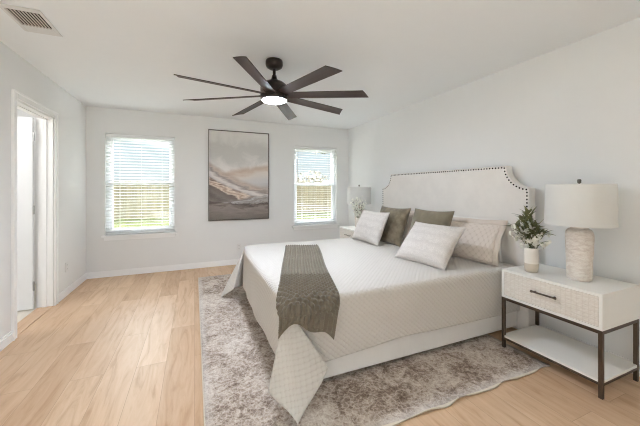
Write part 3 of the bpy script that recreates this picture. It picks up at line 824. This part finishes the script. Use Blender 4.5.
def nrm(i, j):
    a = P[min(i + 1, nl)][j] - P[max(i - 1, 0)][j]; b = P[i][min(j + 1, nu)] - P[i][max(j - 1, 0)]
    n_ = b.cross(a)
    return n_.normalized() if n_.length > 1e-9 else Vector((0, 0, 1))
flip = -1 if nrm(60, nu // 2).z < 0 else 1
tv = [[None] * (nu + 1) for _ in range(nl + 1)]; bv = [[None] * (nu + 1) for _ in range(nl + 1)]
for i in range(nl + 1):
    for j in range(nu + 1):
        n_ = nrm(i, j) * flip
        edge = min(1, min(j, nu - j) / 3.0, min(i, nl - i) / 5.0)
        tv[i][j] = th.verts.new(P[i][j] + n_ * (0.012 + (0.004 + knit(i, j)) * edge)); bv[i][j] = th.verts.new(P[i][j] + n_ * 0.006)
for i in range(nl):
    for j in range(nu):
        th.faces.new((tv[i][j], tv[i + 1][j], tv[i + 1][j + 1], tv[i][j + 1])); th.faces.new((bv[i][j], bv[i][j + 1], bv[i + 1][j + 1], bv[i + 1][j]))
    for j in (0, nu): th.faces.new((tv[i][j], tv[i + 1][j], bv[i + 1][j], bv[i][j]))
for j in range(nu):
    for i in (0, nl): th.faces.new((tv[i][j], tv[i][j + 1], bv[i][j + 1], bv[i][j]))
tag(link('knit_throw', th, M['knit'], smooth=True), 'taupe chunky knit throw laid across the foot of the bed and over its near corner', 'throw blanket')

# ------------------------------------------------------------------ pillows
def pillow(name, bl_, br_, height, lean, thick, mat, label, cat, seed, flange=0.0, roll=0.0, group=None, sag=0.05, pinch=0.06, flmat=None, twist=0.0):
    """bl_, br_: bottom corners (x,y) on the bed as seen from the foot; lean: degrees back from upright"""
    A, B = Vector((*bl_, ZT + 0.004)), Vector((*br_, ZT + 0.004)); wv = (B - A); W = wv.length; wv.normalize()
    back = Vector((-wv.y, wv.x, 0)); 
    if back.x < 0: back = -back
    up = (Vector((0, 0, 1)) * math.cos(R(lean)) + back * math.sin(R(lean))).normalized()
    nf = wv.cross(up).normalized()
    if nf.x > 0: nf = -nf
    rr = random.Random(seed); so = rr.uniform(0, 50)
    N = 44; bm = bmesh.new(); uvl = bm.loops.layers.uv.new('UVMap')
    grid = {}
    for side in (1, -1):
        for i in range(N + 1):
            for j in range(N + 1):
                u = -math.cos(PI * i / N); v = -math.cos(PI * j / N)
                u = u * .6 + (-1 + 2 * i / N) * .4; v = v * .6 + (-1 + 2 * j / N) * .4
                if side < 0 and (i in (0, N) or j in (0, N)):
                    grid[(side, i, j)] = grid[(1, i, j)]; continue
                px = u * (1 - pinch * (1 - v * v) * abs(u) ** 1.5); py = v * (1 - pinch * (1 - u * u) * abs(v) ** 1.5)
                prof = ((1 - u * u) * (1 - v * v)) ** 0.42
                prof *= 1 + 0.14 * (-v)                        # filling settles to the bottom
                wr = noise.noise(Vector((px * 2.2 + so, py * 2.2, side))) * 0.10 + noise.noise(Vector((px * 5 + so, py * 5, side * 3))) * 0.05
                cr = math.sin((u + v * .3) * 16 + so) * 0.035 * max(0, -v) * (1 - abs(u)) if v < -.3 else 0
                tz = side * thick / 2 * prof * (1 + wr + cr)
                bow = -0.04 * sag * 10 * (1 - u * u) * max(0, v) ** 2 * 0.35 * height
                p = A + wv * (W / 2 * (1 + px)) + up * (height / 2 * (1 + py) + bow) + nf * tz
                p += back * (twist * u * (1 + v) * .5)
                dip = max(0.0, ZT + 0.003 - p.z)
                p.z += dip
                grid[(side, i, j)] = bm.verts.new(p)
    for side in (1, -1):
        for i in range(N):
            for j in range(N):
                f = bm.faces.new([grid[(side, *q)] for q in ((i, j), (i + 1, j), (i + 1, j + 1), (i, j + 1))])
                for l, (p, q) in zip(f.loops, ((i, j), (i + 1, j), (i + 1, j + 1), (i, j + 1))): l[uvl].uv = (W * p / N, height * q / N)
    c = (A + B) / 2
    bmesh.ops.translate(bm, vec=-c, verts=bm.verts)
    root = link(name, bm, mat, None, smooth=True); root.location = c
    tag(root, label, cat, group)
    bm = bmesh.new()
    if flange:
        inn = []; outr = []
        M_ = 30
        ring = [(-1 + 2 * k / M_, -1) for k in range(M_)] + [(1, -1 + 2 * k / M_) for k in range(M_)] + [(1 - 2 * k / M_, 1) for k in range(M_)] + [(-1, 1 - 2 * k / M_) for k in range(M_)]
        fl = []
        for k, (u, v) in enumerate(ring):
            px = u * (1 - pinch * (1 - v * v)); py = v * (1 - pinch * (1 - u * u))
            def at(ex, off):
                d = Vector((px, py)); d2 = Vector((max(-1, min(1, u * 1.0)) if abs(u) == 1 else 0, v if abs(v) == 1 else 0))
                x = W / 2 * (1 + px) + ex * (u if abs(u) > .93 else (0 if abs(v) == 1 else u)); y = height / 2 * (1 + py) + ex * (v if abs(v) > .93 else 0)
                wob = 0.008 * math.sin(k * 0.55 + so) * (ex / flange if ex > 0 else 0)
                p = A + wv * x + up * y + nf * (off + wob) + back * (twist * u * (1 + v) * .5)
                p.z = max(p.z, ZT + 0.004 + 0.003 * (off > 0)); return p
            fl.append([bm.verts.new(at(e, o_) - c) for e, o_ in ((-0.01, .003), (flange, .003), (flange, -.003), (-0.01, -.003))])
        n = len(fl)
        for k in range(n):
            q = fl[(k + 1) % n]; p = fl[k]
            for m_ in range(4): bm.faces.new((p[m_], q[m_], q[(m_ + 1) % 4], p[(m_ + 1) % 4]))
        link('flange', bm, flmat or mat, root, smooth=True)
    else:
        pts = []
        M_ = 28
        ring = [(-1 + 2 * k / M_, -1) for k in range(M_)] + [(1, -1 + 2 * k / M_) for k in range(M_)] + [(1 - 2 * k / M_, 1) for k in range(M_)] + [(-1, 1 - 2 * k / M_) for k in range(M_ + 1)]
        for u, v in ring:
            px = u * (1 - pinch * (1 - v * v)); py = v * (1 - pinch * (1 - u * u)); bow = -0.04 * sag * 10 * (1 - u * u) * max(0, v) ** 2 * 0.35 * height
            p = A + wv * (W / 2 * (1 + px)) + up * (height / 2 * (1 + py) + bow) + back * (twist * u * (1 + v) * .5)
            p.z = max(p.z, ZT + 0.007); pts.append(p - c)
        tube(bm, pts, 0.0035, 6)
        link('seam', bm, mat, root, smooth=True)
    return root
pillow('sleeping_pillow', (2.595, 2.66), (2.605, 1.84), 0.40, 1, 0.06, M['pillow_white'], 'white sleeping pillow just showing above the quilted sham on the near side', 'pillow', 2)
pillow('quilted_sham', (2.36, 2.66), (2.455, 1.82), 0.375, 22, 0.15, M['sham'], 'beige diamond quilted sham nearest the near nightstand', 'pillow', 3, flange=0.045, flmat=M['flange'], group=None)
pillow('quilted_sham', (2.46, 3.58), (2.44, 2.80), 0.38, 16, 0.15, M['sham'], 'beige quilted sham half hidden behind the left olive cushion', 'pillow', 4, flange=0.045, flmat=M['flange'])
pillow('throw_cushion', (2.17, 3.35), (2.22, 2.82), 0.48, 22, 0.15, M['olive'], 'olive velvet cushion standing behind the left white cushion', 'cushion', 5)
pillow('throw_cushion', (2.15, 2.66), (2.22, 2.17), 0.49, 22, 0.15, M['green'], 'sage velvet cushion showing above the right white cushion', 'cushion', 6)
pillow('throw_cushion', (1.985, 3.535), (2.00, 2.96), 0.43, 25, 0.16, M['tufted'], 'square white tufted cushion farthest left on the bed', 'cushion', 7)
pillow('throw_cushion', (1.845, 2.42), (1.925, 1.865), 0.45, 42, 0.18, M['tufted'], 'oblong white tufted cushion leaning at the front of the pillows', 'cushion', 8)

# ------------------------------------------------------------------ nightstands (local: x towards the wall, y along the wall)
NW, ND, NZ0, NZ1 = 0.635, 0.455, 0.412, 0.634
def nightstand(y, label, on_rug):
    n = empty('nightstand', (2.263, y, 0)); tag(n, label, 'nightstand', 'matching nightstands')
    hw = NW / 2; t = 0.018
    link('cabinet', boxes((0, ND, -hw, hw, NZ1 - t, NZ1), (0, ND, -hw, hw, NZ0, NZ0 + t), (0, ND, -hw, -hw + t, NZ0 + t, NZ1 - t), (0, ND, hw - t, hw, NZ0 + t, NZ1 - t), (ND - t, ND, -hw + t, hw - t, NZ0 + t, NZ1 - t)), M['white_wood'], n, bevel=.0015)
    d = link('drawer', boxes((0.002, 0.022, -hw + t + .002, hw - t - .002, NZ0 + t + .002, NZ1 - t - .002), (0.022, 0.40, -hw + t + .01, hw - t - .01, NZ0 + t + .01, NZ1 - t - .04)), M['woven'], n, bevel=.001)
    bm = bmesh.new(); zc = (NZ0 + NZ1) / 2 + 0.01
    tube(bm, [(-0.026, -.075, zc), (-0.026, .075, zc)], 0.0062, 10)
    for yy in (-.062, .062): tube(bm, [(0.003, yy, zc), (-0.026, yy, zc)], 0.005, 8); tube(bm, [(-0.026, yy * 1.21 - .006, zc), (-0.026, yy * 1.21 + .006, zc)], 0.0085, 10)
    link('handle', bm, M['bronze'], d, smooth=True)
    L = 0.022
    for x in (0.0, ND - L - .01):
        for yy in (-hw, hw - L): link('leg', boxes((x, x + L, yy, yy + L, 0.0105 if (x == 0 and (yy > 0 or on_rug > 1)) else 0, NZ0)), M['bronze'], n, bevel=.001)
    z0 = NZ0 - 0.022
    x1 = ND - L - .01
    link('frame_rail', boxes((0.001, L - .001, -hw + L, hw - L, z0, NZ0 - .001), (x1 + .001, x1 + L - .001, -hw + L, hw - L, z0, NZ0 - .001), (L, x1, -hw + .001, -hw + L - .001, z0, NZ0 - .001), (L, x1, hw - L + .001, hw - .001, z0, NZ0 - .001)), M['bronze'], n)
    link('shelf_rail', boxes((0.001, L - .001, -hw + L, hw - L, .078, .094), (x1 + .001, x1 + L - .001, -hw + L, hw - L, .078, .094), (L, x1, -hw + .001, -hw + L - .001, .078, .094), (L, x1, hw - L + .001, hw - .001, .078, .094)), M['bronze'], n)
    link('shelf', boxes((0.003, x1 + .02, -hw + L, hw - L, .094, .110), (L, x1, -hw + .002, -hw + L, .094, .110), (L, x1, hw - L, hw - .002, .094, .110)), M['white_wood'], n)
    return n
NYN, NYF = 1.287, 4.155
n1 = nightstand(NYN, 'white nightstand with a woven look drawer on dark metal legs, nearest the camera', 1)
n2 = nightstand(NYF, 'white nightstand with a dark metal frame in the far corner behind the bed', 2)

def table_lamp(x, y, label):
    l = empty('table_lamp', (x, y, NZ1)); tag(l, label, 'table lamp', 'matching table lamps')
    prof = [(0.062, 0), (0.069, 0.006), (0.071, 0.03), (0.072, 0.09), (0.072, 0.13), (0.074, 0.17), (0.077, 0.23), (0.079, 0.28), (0.079, 0.315), (0.076, 0.335), (0.066, 0.352), (0.05, 0.362), (0.046, 0.372), (0.046, 0.385)]
    pp = []
    for (a, b) in zip(prof, prof[1:]):
        for k in range(4): pp.append((a[0] + (b[0] - a[0]) * k / 4, a[1] + (b[1] - a[1]) * k / 4))
    pp.append(prof[-1])
    bm = bmesh.new(); lathe(bm, pp, 56)
    for v in bm.verts:
        r = math.hypot(v.co.x, v.co.y)
        if r > 0.03:
            k = 1 + 0.025 * noise.noise(Vector((v.co.x * 30, v.co.y * 30, v.co.z * 40))) ; v.co.x *= k; v.co.y *= k
    link('lamp_base', bm, M['lamp_base'], l, smooth=True)
    bm = bmesh.new(); lathe(bm, [(0.008, 0.38), (0.008, 0.47), (0.018, 0.475), (0.018, 0.51), (0.008, 0.52)], 16); lathe(bm, [(0.004, 0.50), (0.004, 0.685)], 10)
    link('stem', bm, M['chrome'], l, smooth=True)
    RS, Z0, Z1 = 0.196, 0.385, 0.672
    bm = bmesh.new(); lathe(bm, [(RS, Z0), (RS + .001, Z0 + .01), (RS - 0.004, Z1 - .01), (RS - 0.005, Z1), (RS - 0.009, Z1), (RS - 0.008, Z1 - .01), (RS - 0.004, Z0 + .01), (RS - .004, Z0), (RS, Z0)], 72, cap=False)
    sh = link('lamp_shade', bm, M['shade'], l, smooth=True)
    bm = bmesh.new()
    for k in range(3):
        a = 2 * PI * k / 3 + .3; tube(bm, [(0, 0, Z1 - .012), ((RS - .009) * math.cos(a), (RS - .009) * math.sin(a), Z1 - .006)], 0.002, 6)
    link('spider', bm, M['chrome'], sh)
    bm = bmesh.new(); lathe(bm, [(0.004, 0.675), (0.011, 0.682), (0.012, 0.70), (0.009, 0.706), (0.001, 0.707)], 16); link('finial', bm, M['chrome'], l, smooth=True)
    return l
l1 = table_lamp(2.50, 1.200, 'white drum shade lamp with a rough ceramic base, on the near nightstand')
l2 = copy_tree(l1); l2.location = (2.52, 4.26, NZ1); tag(l2, 'white drum shade lamp in the far corner beside the right window')

def vase(x, y, label):
    v = empty('flower_vase', (x, y, NZ1)); tag(v, label, 'vase', 'two tone vases')
    bm = bmesh.new(); lathe(bm, [(0.036, 0), (0.042, 0.004), (0.046, 0.035), (0.048, 0.068)], 36, cap=False); bm.faces.new([w_ for w_ in bm.verts if w_.co.z < 1e-6])
    link('vase_foot', bm, M['vase_tan'], v, smooth=True)
    bm = bmesh.new(); lathe(bm, [(0.048, 0.068), (0.049, 0.095), (0.048, 0.145), (0.046, 0.178), (0.043, 0.187), (0.040, 0.185), (0.042, 0.145), (0.042, 0.07), (0.02, 0.06)], 36, cap=False)
    link('vase_body', bm, M['vase_white'], v, smooth=True)
    return v
VX, VY = 2.390, 1.455
vase(VX, VY, 'white vase with a tan foot at the near nightstand corner by the bed')
VX2, VY2 = 2.335, 3.955
v2 = vase(VX2, VY2, 'white vase of flowers in front of the far lamp')

def leaf(bm, p, d, up, ln, wd):
    d = d.normalized(); s = d.cross(up).normalized(); n = s.cross(d)
    rows = []
    for k, (t, w_) in enumerate(((0, .12), (.25, .8), (.5, 1), (.75, .7), (1, .05))):
        q = p + d * ln * t - n * (0.16 * ln * t * t)
        rows.append((bm.verts.new(q - s * wd * w_ + n * wd * .3 * w_), bm.verts.new(q), bm.verts.new(q + s * wd * w_ + n * wd * .3 * w_)))
    for a, b in zip(rows, rows[1:]):
        bm.faces.new((a[0], a[1], b[1], b[0])); bm.faces.new((a[1], a[2], b[2], b[1]))
def blossom(bm, p, d, r, rr):
    d = d.normalized(); a = d.orthogonal().normalized(); b = d.cross(a)
    ph = rr.uniform(0, 6)
    for k in range(6):
        an = ph + 2 * PI * k / 6; o = a * math.cos(an) + b * math.sin(an)
        leaf(bm, p, o + d * rr.uniform(.3, .8), d, r, r * .36)
def bouquet(x, y, stems, label, seed, flowers=True):
    rr = random.Random(seed); B = empty('flower_bouquet', (x, y, NZ1 + 0.085)); tag(B, label, 'flowers')
    for (dx, dy, hz, kind) in stems:
        p0 = Vector((dx * .06, dy * .06, 0.0)); p1 = Vector((dx * .16, dy * .16, 0.10)); p3 = Vector((dx, dy, hz)); p2 = p1.lerp(p3, .5) + Vector((0, 0, .035))
        pts = []
        for k in range(9):
            t = k / 8; pts.append(p0 * (1 - t) ** 3 + p1 * 3 * t * (1 - t) ** 2 + p2 * 3 * t * t * (1 - t) + p3 * t ** 3)
        bm = bmesh.new(); tube(bm, pts, 0.0026, 6, .5); st = link('flower_stem', bm, M['stem'], B, smooth=True)
        if 'l' in kind:
            bm = bmesh.new()
            for k in range(3, 9):
                t = (pts[min(k + 1, 8)] - pts[k - 1]).normalized()
                for _ in range(3 if k > 4 else 2):
                    o = Vector((rr.gauss(0, 1), rr.gauss(0, 1), rr.gauss(0, .5))).normalized()
                    leaf(bm, pts[k], t * .8 + o * .7, Vector((0, 0, 1)), rr.uniform(.06, .11), rr.uniform(.009, .014))
            link('leaves', bm, M['leaf'], st, recalc=False)
        if 'f' in kind:
            bm = bmesh.new()
            for k in range(4, 9):
                for _ in range(2):
                    o = Vector((rr.gauss(0, 1), rr.gauss(0, 1), rr.gauss(0, .6) - .2)).normalized()
                    blossom(bm, pts[k] + o * rr.uniform(.012, .04), o, rr.uniform(.018, .027), rr)
            link('blossoms', bm, M['petal'], st, recalc=False)
        if 'b' in kind:
            for k in range(5, 9, 2):
                o = Vector((rr.gauss(0, 1), rr.gauss(0, 1), .3)).normalized(); c = pts[k] + o * .03
                bm = bmesh.new(); tube(bm, [pts[k], c - Vector((0, 0, .004)), c], .0014, 5); bmesh.ops.create_icosphere(bm, subdivisions=1, radius=.0075, matrix=Matrix.Translation(c))
                link('bud', bm, M['bud'], st, recalc=False)
    return B
bouquet(VX, VY, [(.00, .02, .36, 'l'), (-.01, .0, .34, 'l'), (-.05, .03, .29, 'lf'), (-.02, .11, .25, 'lf'), (-.08, .08, .21, 'f'), (-.01, -.04, .25, 'lf'), (.0, -.09, .22, 'lf'), (-.03, -.07, .22, 'lf'), (.02, .06, .30, 'lb'),
                 (-.07, -.02, .19, 'lf'), (-.02, -.13, .17, 'f'), (.02, .0, .26, 'lfb'), (-.03, .02, .33, 'l'), (.03, .06, .30, 'l')],
        'white flowers with dark green leaves in the vase on the near nightstand', 5)
bouquet(VX2, VY2, [(-.02, .04, .40, 'f'), (.03, -.08, .37, 'fb'), (-.09, .03, .38, 'fb'), (-.08, .09, .33, 'f'), (-.06, -.05, .31, 'fb'), (-.02, .06, .27, 'f'), (.02, -.13, .33, 'fb'), (-.09, -.02, .24, 'f'), (.0, -.04, .42, 'f'), (-.04, .0, .35, 'f')],
        'sparse white flower sprays in front of the far lamp shade', 6)
